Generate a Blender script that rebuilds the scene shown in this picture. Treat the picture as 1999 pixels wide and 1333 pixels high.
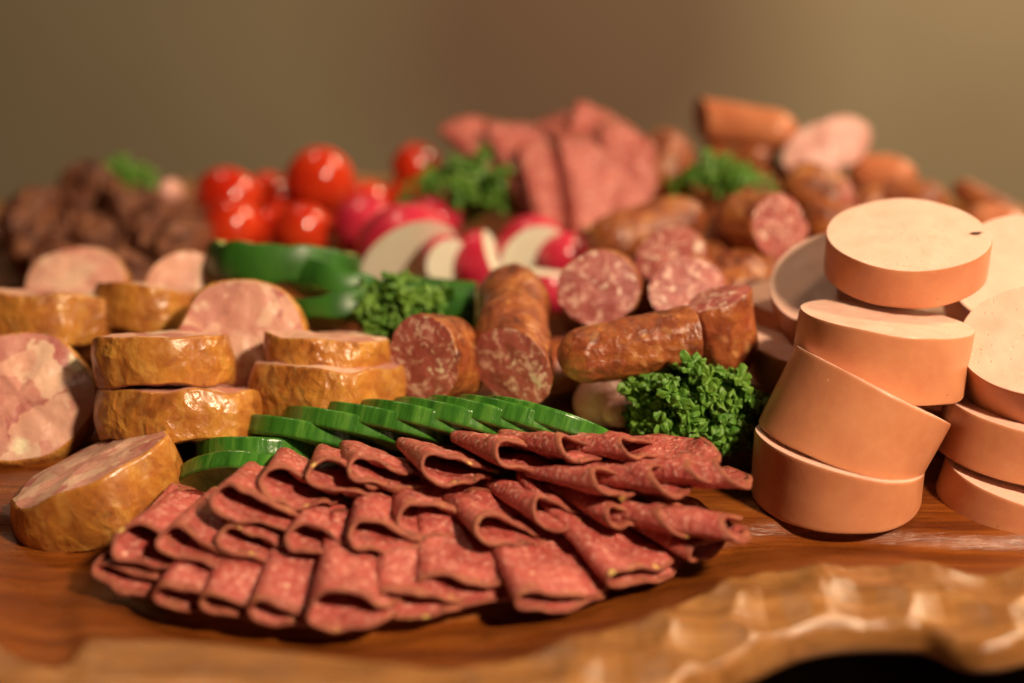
import bpy, math, random
import numpy as np
from mathutils import Vector, Matrix, noise

for o in list(bpy.data.objects):
    bpy.data.objects.remove(o)
scn = bpy.context.scene
COL = scn.collection
S = 0.01                                   # everything below is laid out in centimetres
R_ = math.radians

# ------------------------------------------------------------------ camera
CAM_L, CAM_P = 50.0, R_(22.0)
FPX = 1999 * 50 / 36.0
CAM = Vector((0, -CAM_L * math.cos(CAM_P), CAM_L * math.sin(CAM_P)))
FWD = Vector((0, math.cos(CAM_P), -math.sin(CAM_P)))
UPV = Vector((0, math.sin(CAM_P), math.cos(CAM_P)))
cd = bpy.data.cameras.new('camera')
cam = bpy.data.objects.new('camera', cd)
COL.objects.link(cam)
cam.location = CAM * S
cam.rotation_euler = (math.pi / 2 - CAM_P, 0, 0)
cd.lens = 50
cd.sensor_width = 36
cd.clip_start = 0.01
cd.clip_end = 60
cd.dof.use_dof = True
cd.dof.focus_distance = 0.385
cd.dof.aperture_fstop = 3.9
scn.camera = cam

# ------------------------------------------------------------------ world, lamps, exposure
w = bpy.data.worlds.new('World')
scn.world = w
w.use_nodes = True
w.node_tree.nodes['Background'].inputs[0].default_value = (1.0, 0.72, 0.45, 1)
w.node_tree.nodes['Background'].inputs[1].default_value = 0.009


def area(name, loc, target, size, power, col):
    l = bpy.data.lights.new(name, 'AREA')
    l.shape = 'DISK'
    l.size = size * S
    l.energy = power
    l.color = col
    o = bpy.data.objects.new(name, l)
    COL.objects.link(o)
    o.location = Vector(loc) * S
    o.rotation_euler = (Vector(target) - Vector(loc)).to_track_quat('-Z', 'Y').to_euler()
    o['kind'] = 'helper'


area('key_lamp', (40, -50, 55), (3, -4, 0), 8, 9.3, (1.0, 0.77, 0.52))
area('ceiling_lamp', (-45, 70, 150), (0, 20, -10), 26, 3.6, (1.0, 0.77, 0.52))
area('room_lamp', (150, 90, 150), (60, 240, -75), 60, 66, (1.0, 0.76, 0.46))

scn.view_settings.view_transform = 'Standard'
scn.view_settings.look = 'None'
scn.view_settings.exposure = 0.0
scn.view_settings.gamma = 1.0
scn.render.engine = 'CYCLES'
scn.cycles.use_denoising = True
scn.cycles.max_bounces = 8
scn.cycles.diffuse_bounces = 2
scn.cycles.sample_clamp_indirect = 6


# ------------------------------------------------------------------ layout helpers
def ray(px, py):
    return FWD + Vector((1, 0, 0)) * ((px - 999.5) / FPX) + UPV * ((666.5 - py) / FPX)


def P(px, py, z):
    d = ray(px, py)
    return CAM + d * ((z - CAM.z) / d.z)


def PY(px, py, y):
    d = ray(px, py)
    return CAM + d * ((y - CAM.y) / d.y)


def ppc(p):
    return FPX / (p - CAM).dot(FWD)


def mesh_obj(name, verts, faces, material, parent=None, smooth=True):
    me = bpy.data.meshes.new(name)
    me.from_pydata([tuple(c * S for c in v) for v in verts], [], faces)
    if smooth:
        me.polygons.foreach_set('use_smooth', [True] * len(me.polygons))
    me.materials.append(material)
    me.update()
    o = bpy.data.objects.new(name, me)
    COL.objects.link(o)
    if parent is not None:
        o.parent = parent
    return o


def tag(o, label, cat, group=None):
    o['label'] = label
    o['category'] = cat
    if group:
        o['group'] = group
    return o


def empty(name, loc, rot=None):
    o = bpy.data.objects.new(name, None)
    COL.objects.link(o)
    m = Matrix.Translation(Vector(loc) * S)
    if rot is not None:
        m = m @ rot.to_4x4()
    o.matrix_world = m
    o.empty_display_size = 0.01
    return o


def frame(wv, hint=None):
    wv = Vector(wv).normalized()
    h = Vector(hint) if hint is not None else (Vector((1, 0, 0)) if abs(wv.x) < 0.9 else Vector((0, 1, 0)))
    u = (h - wv * h.dot(wv)).normalized()
    v = wv.cross(u)
    return Matrix((u, v, wv)).transposed()


# ------------------------------------------------------------------ materials
class NT:
    def __init__(s, name):
        s.m = bpy.data.materials.new(name)
        s.m.use_nodes = True
        s.t = s.m.node_tree
        s.b = s.t.nodes['Principled BSDF']
        tc = s.t.nodes.new('ShaderNodeTexCoord')
        oi = s.t.nodes.new('ShaderNodeObjectInfo')
        va = s.t.nodes.new('ShaderNodeVectorMath')
        va.operation = 'SCALE'
        va.inputs[0].default_value = (3.7, 5.1, 2.3)
        s.t.links.new(oi.outputs['Random'], va.inputs['Scale'])
        ad = s.t.nodes.new('ShaderNodeVectorMath')
        ad.operation = 'ADD'
        s.t.links.new(tc.outputs['Object'], ad.inputs[0])
        s.t.links.new(va.outputs[0], ad.inputs[1])
        s.co = ad.outputs[0]
        s.obj = tc.outputs['Object']

    def L(s, a, b):
        s.t.links.new(a, b)

    def mapped(s, scale, src=None, rot=(0, 0, 0)):
        n = s.t.nodes.new('ShaderNodeMapping')
        n.inputs['Scale'].default_value = scale
        n.inputs['Rotation'].default_value = rot
        s.L(src or s.co, n.inputs['Vector'])
        return n.outputs[0]

    def noise(s, per_cm, detail=4, rough=0.55, co=None, dist=0.0):
        n = s.t.nodes.new('ShaderNodeTexNoise')
        n.inputs['Scale'].default_value = per_cm * 100
        n.inputs['Detail'].default_value = detail
        n.inputs['Roughness'].default_value = rough
        n.inputs['Distortion'].default_value = dist
        s.L(co or s.co, n.inputs['Vector'])
        return n.outputs['Fac']

    def vor(s, per_cm, feature='F1', out='Distance', co=None, rnd=1.0):
        n = s.t.nodes.new('ShaderNodeTexVoronoi')
        n.feature = feature
        n.inputs['Scale'].default_value = per_cm * 100
        n.inputs['Randomness'].default_value = rnd
        s.L(co or s.co, n.inputs['Vector'])
        return n.outputs[out]

    def ramp(s, fac, stops, const=False):
        n = s.t.nodes.new('ShaderNodeValToRGB')
        e = n.color_ramp.elements
        while len(e) < len(stops):
            e.new(0.5)
        for k, (p, c) in enumerate(stops):
            e[k].position = p
            e[k].color = (c, c, c, 1) if not isinstance(c, tuple) else (*c, 1)
        if const:
            n.color_ramp.interpolation = 'CONSTANT'
        s.L(fac, n.inputs[0])
        return n.outputs[0]

    def mix(s, fac, a, b, blend='MIX'):
        n = s.t.nodes.new('ShaderNodeMix')
        n.data_type = 'RGBA'
        n.blend_type = blend
        for val, k in ((fac, 0), (a, 6), (b, 7)):
            if isinstance(val, (int, float)):
                n.inputs[k].default_value = val
            elif isinstance(val, tuple):
                n.inputs[k].default_value = (*val, 1)
            else:
                s.L(val, n.inputs[k])
        return n.outputs[2]

    def math(s, op, a, b=None):
        n = s.t.nodes.new('ShaderNodeMath')
        n.operation = op
        for val, k in ((a, 0), (b, 1)):
            if val is None:
                continue
            if isinstance(val, (int, float)):
                n.inputs[k].default_value = val
            else:
                s.L(val, n.inputs[k])
        return n.outputs[0]

    def jitter(s, co, per_cm, amt_cm):
        n = s.t.nodes.new('ShaderNodeTexNoise')
        n.inputs['Scale'].default_value = per_cm * 100
        n.inputs['Detail'].default_value = 3
        s.L(co, n.inputs['Vector'])
        sb = s.t.nodes.new('ShaderNodeVectorMath')
        sb.operation = 'SUBTRACT'
        s.L(n.outputs['Color'], sb.inputs[0])
        sb.inputs[1].default_value = (0.5, 0.5, 0.5)
        sc = s.t.nodes.new('ShaderNodeVectorMath')
        sc.operation = 'SCALE'
        s.L(sb.outputs[0], sc.inputs[0])
        sc.inputs['Scale'].default_value = amt_cm * 0.02
        ad = s.t.nodes.new('ShaderNodeVectorMath')
        ad.operation = 'ADD'
        s.L(co, ad.inputs[0])
        s.L(sc.outputs[0], ad.inputs[1])
        return ad.outputs[0]

    def bump(s, h, cm, strength=1.0, prev=None):
        n = s.t.nodes.new('ShaderNodeBump')
        n.inputs['Distance'].default_value = cm * S
        n.inputs['Strength'].default_value = strength
        s.L(h, n.inputs['Height'])
        if prev is not None:
            s.L(prev, n.inputs['Normal'])
        return n.outputs[0]

    def done(s, col, rough=0.5, nrm=None, sss=0.0, sss_cm=0.2, spec=0.5, coat=0.0, coat_rough=0.1, radius=(1, 0.4, 0.25)):
        b = s.b
        if isinstance(col, tuple):
            b.inputs['Base Color'].default_value = (*col, 1)
        else:
            s.L(col, b.inputs['Base Color'])
        if isinstance(rough, (int, float)):
            b.inputs['Roughness'].default_value = rough
        else:
            s.L(rough, b.inputs['Roughness'])
        if nrm is not None:
            s.L(nrm, b.inputs['Normal'])
            if coat:
                s.L(nrm, b.inputs['Coat Normal'])
        b.inputs['Specular IOR Level'].default_value = spec
        if sss:
            b.inputs['Subsurface Weight'].default_value = sss
            b.inputs['Subsurface Radius'].default_value = radius
            b.inputs['Subsurface Scale'].default_value = sss_cm * S
        b.inputs['Coat Weight'].default_value = coat
        b.inputs['Coat Roughness'].default_value = coat_rough
        return s.m


def specks(n, per_cm, lo, hi, keep=0.5, co=None):
    """mask of sparse round specks"""
    d = n.ramp(n.vor(per_cm, co=co), [(lo, 1.0), (hi, 0.0)])
    c = n.vor(per_cm, out='Color', co=co)
    sp = n.t.nodes.new('ShaderNodeSeparateColor')
    n.L(c, sp.inputs[0])
    k = n.math('LESS_THAN', sp.outputs[0], keep)
    return n.math('MULTIPLY', d, k)


def m_bologna_face():
    n = NT('bologna_cut_surface')
    c = n.ramp(n.noise(1.5, 5), [(0.3, (0.79, 0.465, 0.36)), (0.7, (0.86, 0.54, 0.43))])
    c = n.mix(n.math('MULTIPLY', specks(n, 5, 0.12, 0.25, 0.22), 0.45), c, (0.92, 0.70, 0.55))
    c = n.mix(specks(n, 2.2, 0.03, 0.07, 0.16), c, (0.22, 0.10, 0.05))
    pore = n.math('MULTIPLY', specks(n, 6, 0.10, 0.22, 0.25), -1.0)
    nb = n.bump(pore, 0.03, 0.8)
    nb = n.bump(n.noise(3, 5, 0.6, co=n.mapped((1, 0.15, 1))), 0.03, 0.5, nb)
    return n.done(c, n.ramp(n.noise(2, 4), [(0.35, 0.36), (0.65, 0.52)]), nb, sss=0.25, sss_cm=0.25, spec=0.4)


def m_bologna_skin():
    n = NT('bologna_skin')
    c = n.ramp(n.noise(0.7, 5), [(0.3, (0.54, 0.195, 0.092)), (0.7, (0.63, 0.260, 0.125))])
    c = n.mix(n.math('MULTIPLY', n.ramp(n.noise(4, 6, 0.7), [(0.45, 0.0), (0.70, 1.0)]), 0.22), c, (0.72, 0.34, 0.16))
    c = n.mix(specks(n, 2.4, 0.03, 0.065, 0.26), c, (0.20, 0.06, 0.025))
    co = n.mapped((1, 1, 0.35), rot=(0.3, 0.2, 0.1))
    c = n.mix(n.math('MULTIPLY', specks(n, 2.6, 0.02, 0.05, 0.10, co), 0.8), c, (0.85, 0.55, 0.35))
    nb = n.bump(n.noise(4, 6, 0.65), 0.012, 0.5)
    nb = n.bump(n.noise(0.5, 2), 0.08, 0.4, nb)
    return n.done(c, n.ramp(n.noise(1.5, 4), [(0.35, 0.30), (0.65, 0.44)]), nb, sss=0.22, sss_cm=0.2, spec=0.45)


def m_salami():
    n = NT('salami_meat')
    jc = n.jitter(n.co, 3, 0.2)
    c = n.ramp(n.noise(1.0, 4), [(0.3, (0.36, 0.050, 0.042)), (0.7, (0.50, 0.105, 0.082))])
    fat = n.ramp(n.vor(5.5, co=jc), [(0.18, 1.0), (0.42, 0.0)])
    c = n.mix(n.math('MULTIPLY', fat, 0.55), c, (0.76, 0.40, 0.31))
    bloom = n.ramp(n.noise(5, 6, 0.75), [(0.50, 0.0), (0.68, 1.0)])
    c = n.mix(n.math('MULTIPLY', bloom, 0.34), c, (0.78, 0.42, 0.34))
    c = n.mix(n.math('MULTIPLY', specks(n, 2.0, 0.10, 0.17, 0.28), 0.85), c, (0.82, 0.54, 0.38))
    c = n.mix(specks(n, 2.4, 0.03, 0.07, 0.18), c, (0.10, 0.05, 0.03))
    h = n.mix(0.5, n.noise(9, 6, 0.7), n.vor(6, co=jc))
    nb = n.bump(h, 0.07, 1.0)
    nb = n.bump(n.noise(1.6, 4), 0.10, 0.5, nb)
    return n.done(c, n.ramp(n.noise(3, 4), [(0.35, 0.30), (0.65, 0.50)]), nb, sss=0.12, sss_cm=0.1, spec=0.55)


def m_salami_edge():
    n = NT('spiced_salami_edge')
    c = n.ramp(n.noise(2.6, 6, 0.7), [(0.30, (0.15, 0.045, 0.022)), (0.45, (0.30, 0.070, 0.042)), (0.60, (0.38, 0.115, 0.060)), (0.75, (0.46, 0.23, 0.09))])
    c = n.mix(specks(n, 2.2, 0.16, 0.24, 0.34), c, (0.70, 0.46, 0.14))
    c = n.mix(specks(n, 4.0, 0.12, 0.22, 0.16), c, (0.05, 0.03, 0.02))
    nb = n.bump(n.noise(7, 6, 0.7), 0.06, 1.0)
    return n.done(c, 0.45, nb, spec=0.45)


def m_ham_face():
    n = NT('ham_sausage_cut_surface')
    jc = n.jitter(n.co, 1.2, 0.8)
    col = n.vor(0.95, out='Color', co=jc)
    sp = n.t.nodes.new('ShaderNodeSeparateColor')
    n.L(col, sp.inputs[0])
    c = n.ramp(sp.outputs[0], [(0.0, (0.70, 0.37, 0.27)), (0.30, (0.62, 0.27, 0.21)), (0.50, (0.46, 0.135, 0.125)),
                               (0.60, (0.68, 0.36, 0.27)), (0.88, (0.74, 0.47, 0.34))])
    c = n.mix(n.math('MULTIPLY', n.ramp(n.noise(2.2, 6, 0.65), [(0.42, 0.0), (0.72, 1.0)]), 0.35), c, (0.78, 0.50, 0.36))
    c = n.mix(specks(n, 0.8, 0.20, 0.30, 0.3, n.jitter(n.co, 3, 0.2)), c, (0.86, 0.72, 0.50))
    nb = n.bump(n.noise(3, 6, 0.6), 0.06, 0.8)
    return n.done(c, 0.34, nb, sss=0.2, sss_cm=0.2, spec=0.5)


def m_ham_skin():
    n = NT('smoked_ham_sausage_skin')
    jc = n.jitter(n.co, 1.5, 0.4)
    c = n.ramp(n.noise(1.1, 6, 0.6, co=jc), [(0.27, (0.16, 0.045, 0.013)), (0.43, (0.38, 0.125, 0.024)), (0.59, (0.51, 0.205, 0.034)), (0.78, (0.66, 0.345, 0.065))])
    st = n.ramp(n.noise(3.0, 4, co=n.mapped((1, 1, 0.3), jc)), [(0.5, 0.0), (0.72, 1.0)])
    c = n.mix(n.math('MULTIPLY', st, 0.45), c, (0.72, 0.42, 0.11))
    h = n.mix(0.6, n.noise(2.4, 5, 0.6, co=n.mapped((1, 1, 0.45), jc)), n.vor(2.6, co=jc))
    msk = n.ramp(n.noise(0.55, 3), [(0.42, 0.15), (0.62, 1.0)])
    nb = n.bump(n.math('MULTIPLY', h, msk), 0.17, 0.9)
    nb = n.bump(n.noise(0.8, 3, co=n.mapped((1, 1, 0.25), jc)), 0.12, 0.6, nb)
    return n.done(c, n.ramp(n.noise(2.5, 4), [(0.35, 0.24), (0.65, 0.42)]), nb, sss=0.12, sss_cm=0.15, spec=0.55, coat=0.08, coat_rough=0.2)


def m_link_skin():
    n = NT('smoked_link_skin')
    jc = n.jitter(n.co, 2, 0.3)
    c = n.ramp(n.noise(1.3, 6, 0.62, co=jc), [(0.30, (0.085, 0.018, 0.008)), (0.46, (0.25, 0.058, 0.017)), (0.6, (0.38, 0.115, 0.028)), (0.76, (0.54, 0.26, 0.062))])
    fat = n.ramp(n.vor(2.2, co=jc), [(0.12, 1.0), (0.34, 0.0)])
    c = n.mix(n.math('MULTIPLY', fat, 0.40), c, (0.66, 0.34, 0.12))
    red = n.ramp(n.noise(0.6, 3), [(0.5, 0.0), (0.7, 1.0)])
    c = n.mix(n.math('MULTIPLY', red, 0.5), c, (0.36, 0.075, 0.035))
    h = n.mix(0.5, n.noise(3, 6, 0.65, co=n.mapped((1, 1, 0.5), jc)), n.vor(3.2, co=jc))
    nb = n.bump(h, 0.11, 0.85)
    return n.done(c, 0.36, nb, sss=0.08, sss_cm=0.1, spec=0.5, coat=0.12, coat_rough=0.2)


def m_link_face():
    n = NT('coarse_link_cut_surface')
    jc = n.jitter(n.co, 2.2, 0.55)
    c = n.ramp(n.noise(1.4, 5, co=jc), [(0.3, (0.27, 0.045, 0.040)), (0.7, (0.44, 0.11, 0.09))])
    f1 = n.ramp(n.noise(3.2, 4, 0.6, co=jc), [(0.52, 0.0), (0.60, 1.0)])
    c = n.mix(n.math('MULTIPLY', f1, 0.70), c, (0.76, 0.46, 0.36))
    c = n.mix(n.math('MULTIPLY', specks(n, 2.4, 0.22, 0.34, 0.38, jc), 0.85), c, (0.82, 0.60, 0.46))
    nb = n.bump(n.noise(5, 6, 0.65), 0.06, 0.9)
    return n.done(c, 0.36, nb, sss=0.15, sss_cm=0.12, spec=0.5)


def m_pink_face():
    n = NT('fine_pink_cut_surface')
    jc = n.jitter(n.co, 2.0, 0.4)
    c = n.ramp(n.noise(1.8, 5, co=jc), [(0.3, (0.62, 0.25, 0.21)), (0.7, (0.78, 0.46, 0.38))])
    nb = n.bump(n.noise(5, 5), 0.05, 0.7)
    return n.done(c, 0.4, nb, sss=0.15, sss_cm=0.12)


def m_wiener_skin():
    n = NT('orange_red_sausage_skin')
    c = n.ramp(n.noise(0.8, 5), [(0.3, (0.46, 0.13, 0.055)), (0.7, (0.62, 0.225, 0.10))])
    nb = n.bump(n.noise(2.5, 5), 0.06, 0.6)
    return n.done(c, 0.32, nb, sss=0.1, sss_cm=0.1)


def m_dry_meat():
    n = NT('dark_dried_meat')
    jc = n.jitter(n.co, 1.5, 0.5)
    c = n.ramp(n.noise(1.4, 6, 0.65, co=jc), [(0.34, (0.05, 0.012, 0.006)), (0.5, (0.15, 0.042, 0.018)), (0.66, (0.31, 0.115, 0.048))])
    nb = n.bump(n.noise(2.2, 6, 0.7), 0.15, 1.0)
    return n.done(c, 0.42, nb)


def m_cuke_skin():
    n = NT('cucumber_skin')
    st = n.noise(3.2, 5, 0.65, co=n.mapped((1, 1, 0.12)))
    c = n.ramp(st, [(0.3, (0.020, 0.090, 0.010)), (0.5, (0.045, 0.170, 0.018)), (0.75, (0.130, 0.300, 0.045))])
    nb = n.bump(n.noise(4, 4, co=n.mapped((1, 1, 0.3))), 0.05, 0.8)
    return n.done(c, 0.20, nb, spec=0.6, sss=0.08, sss_cm=0.1, radius=(0.4, 1, 0.2))


def m_cuke_flesh():
    n = NT('cucumber_flesh')
    c = n.ramp(n.noise(2.0, 5), [(0.3, (0.36, 0.52, 0.13)), (0.7, (0.56, 0.68, 0.26))])
    return n.done(c, 0.28, n.bump(n.noise(5, 4), 0.03, 0.5), sss=0.25, sss_cm=0.25, radius=(0.6, 1, 0.3))


def m_tomato():
    n = NT('tomato_skin')
    c = n.ramp(n.noise(0.5, 3), [(0.3, (0.50, 0.018, 0.006)), (0.7, (0.66, 0.055, 0.012))])
    return n.done(c, 0.12, n.bump(n.noise(0.8, 2), 0.05, 0.3), spec=0.6, sss=0.25, sss_cm=0.3, radius=(1, 0.25, 0.1))


def m_radish_skin():
    n = NT('radish_skin')
    c = n.ramp(n.noise(1.0, 4), [(0.3, (0.50, 0.015, 0.045)), (0.7, (0.64, 0.045, 0.085))])
    return n.done(c, 0.25, n.bump(n.noise(2, 3), 0.04, 0.4), spec=0.5, sss=0.2, sss_cm=0.2)


def m_radish_flesh():
    n = NT('radish_flesh')
    c = n.ramp(n.noise(1.5, 4), [(0.3, (0.84, 0.78, 0.60)), (0.7, (0.90, 0.86, 0.72))])
    return n.done(c, 0.3, sss=0.3, sss_cm=0.3, radius=(1, 0.8, 0.4))


def m_parsley():
    n = NT('parsley_leaf')
    c = n.ramp(n.noise(2.2, 4), [(0.3, (0.060, 0.190, 0.018)), (0.7, (0.170, 0.340, 0.045))])
    oi = n.t.nodes.new('ShaderNodeObjectInfo')
    c = n.mix(n.ramp(oi.outputs['Random'], [(0.35, 0.0), (1.0, 0.55)]), c, (0.22, 0.38, 0.05))
    m = n.done(c, 0.40, n.bump(n.noise(9, 4), 0.03, 0.6), spec=0.45)
    tr = n.t.nodes.new('ShaderNodeBsdfTranslucent')
    n.L(n.mix(0.5, c, (0.20, 0.42, 0.03)), tr.inputs['Color'])
    mx = n.t.nodes.new('ShaderNodeMixShader')
    mx.inputs[0].default_value = 0.22
    out = n.t.nodes['Material Output']
    n.L(n.b.outputs[0], mx.inputs[1])
    n.L(tr.outputs[0], mx.inputs[2])
    n.L(mx.outputs[0], out.inputs['Surface'])
    return m


def m_wood(name, a, b, c3, rough, bumpk, coat):
    n = NT(name)
    g = n.mapped((0.10, 1.0, 0.6), n.obj, (0, 0, 0.06))
    gj = n.jitter(g, 0.25, 1.2)
    f = n.noise(1.6, 7, 0.62, co=gj)
    c = n.ramp(f, [(0.28, a), (0.5, b), (0.74, c3)])
    fine = n.noise(9, 5, 0.7, co=n.mapped((0.06, 1.0, 1.0), n.obj, (0, 0, 0.05)))
    c = n.mix(n.math('MULTIPLY', n.ramp(fine, [(0.35, 1.0), (0.5, 0.0)]), 0.55), c, tuple(x * 0.45 for x in a))
    nb = n.bump(fine, 0.02 * bumpk, 0.8)
    nb = n.bump(n.noise(2.0, 4), 0.03 * bumpk, 0.5, nb)
    r = n.ramp(n.noise(1.2, 5), [(0.3, rough - 0.06), (0.7, rough + 0.10)])
    return n.done(c, r, nb, spec=0.5, coat=coat, coat_rough=0.12)


M = dict(
    bface=m_bologna_face(), bskin=m_bologna_skin(), salami=m_salami(), sedge=m_salami_edge(), hface=m_ham_face(), hskin=m_ham_skin(),
    lskin=m_link_skin(), lface=m_link_face(), pface=m_pink_face(), wskin=m_wiener_skin(), dry=m_dry_meat(), cskin=m_cuke_skin(),
    cflesh=m_cuke_flesh(), tomato=m_tomato(), rskin=m_radish_skin(), rflesh=m_radish_flesh(), parsley=m_parsley(),
    well=m_wood('varnished_red_brown_wood', (0.095, 0.018, 0.003), (0.22, 0.053, 0.007), (0.36, 0.108, 0.015), 0.30, 2.0, 0.25),
    rim=m_wood('carved_golden_brown_wood', (0.16, 0.058, 0.015), (0.30, 0.125, 0.035), (0.44, 0.21, 0.068), 0.17, 1.4, 0.5))
_n = NT('dark_cucumber_skin')
M['cdark'] = _n.done(_n.ramp(_n.noise(1.6, 5, co=_n.mapped((1, 1, 0.15))), [(0.3, (0.012, 0.065, 0.007)), (0.7, (0.04, 0.16, 0.014))]), 0.42)
_n = NT('green_stem')
M['stem'] = _n.done(_n.ramp(_n.noise(1, 3), [(0.3, (0.09, 0.22, 0.03)), (0.7, (0.18, 0.34, 0.06))]), 0.4)
_n = NT('dark_table_wood')
M['table'] = _n.done(_n.ramp(_n.noise(0.3, 5, co=_n.mapped((0.1, 1, 1))), [(0.3, (0.05, 0.022, 0.010)), (0.7, (0.10, 0.045, 0.02))]), 0.4)
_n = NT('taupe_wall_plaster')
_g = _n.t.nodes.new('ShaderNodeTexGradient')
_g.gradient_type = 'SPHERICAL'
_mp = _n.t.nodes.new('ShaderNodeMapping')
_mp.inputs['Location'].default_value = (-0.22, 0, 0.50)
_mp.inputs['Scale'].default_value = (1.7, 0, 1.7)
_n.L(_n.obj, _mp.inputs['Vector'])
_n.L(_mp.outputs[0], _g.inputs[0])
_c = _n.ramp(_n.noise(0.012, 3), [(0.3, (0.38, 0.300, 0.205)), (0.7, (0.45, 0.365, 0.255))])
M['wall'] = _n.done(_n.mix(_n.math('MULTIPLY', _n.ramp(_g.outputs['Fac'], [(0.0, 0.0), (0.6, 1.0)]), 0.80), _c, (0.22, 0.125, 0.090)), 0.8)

# ------------------------------------------------------------------ setting: table, wall
def box(name, lo, hi, material, parent=None):
    x0, y0, z0 = lo
    x1, y1, z1 = hi
    v = [(x0, y0, z0), (x1, y0, z0), (x1, y1, z0), (x0, y1, z0), (x0, y0, z1), (x1, y0, z1), (x1, y1, z1), (x0, y1, z1)]
    f = [(3, 2, 1, 0), (4, 5, 6, 7), (0, 1, 5, 4), (1, 2, 6, 5), (2, 3, 7, 6), (3, 0, 4, 7)]
    return mesh_obj(name, v, f, material, parent, smooth=False)


TABLE_Z = -2.3
t = box('table', (-90, -60, TABLE_Z - 4), (90, 22, TABLE_Z), M['table'])
t['kind'] = 'structure'
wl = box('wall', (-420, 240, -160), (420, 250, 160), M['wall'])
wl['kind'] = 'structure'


# ------------------------------------------------------------------ the carved board
def catmull(pts, n_per):
    out = []
    N = len(pts)
    for i in range(N):
        p0, p1, p2, p3 = (Vector(pts[(i + k - 1) % N]) for k in range(4))
        for j in range(n_per):
            t_ = j / n_per
            out.append(0.5 * ((2 * p1) + (-p0 + p2) * t_ + (2 * p0 - 5 * p1 + 4 * p2 - p3) * t_ ** 2 + (-p0 + 3 * p1 - 3 * p2 + p3) * t_ ** 3))
    return out


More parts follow.
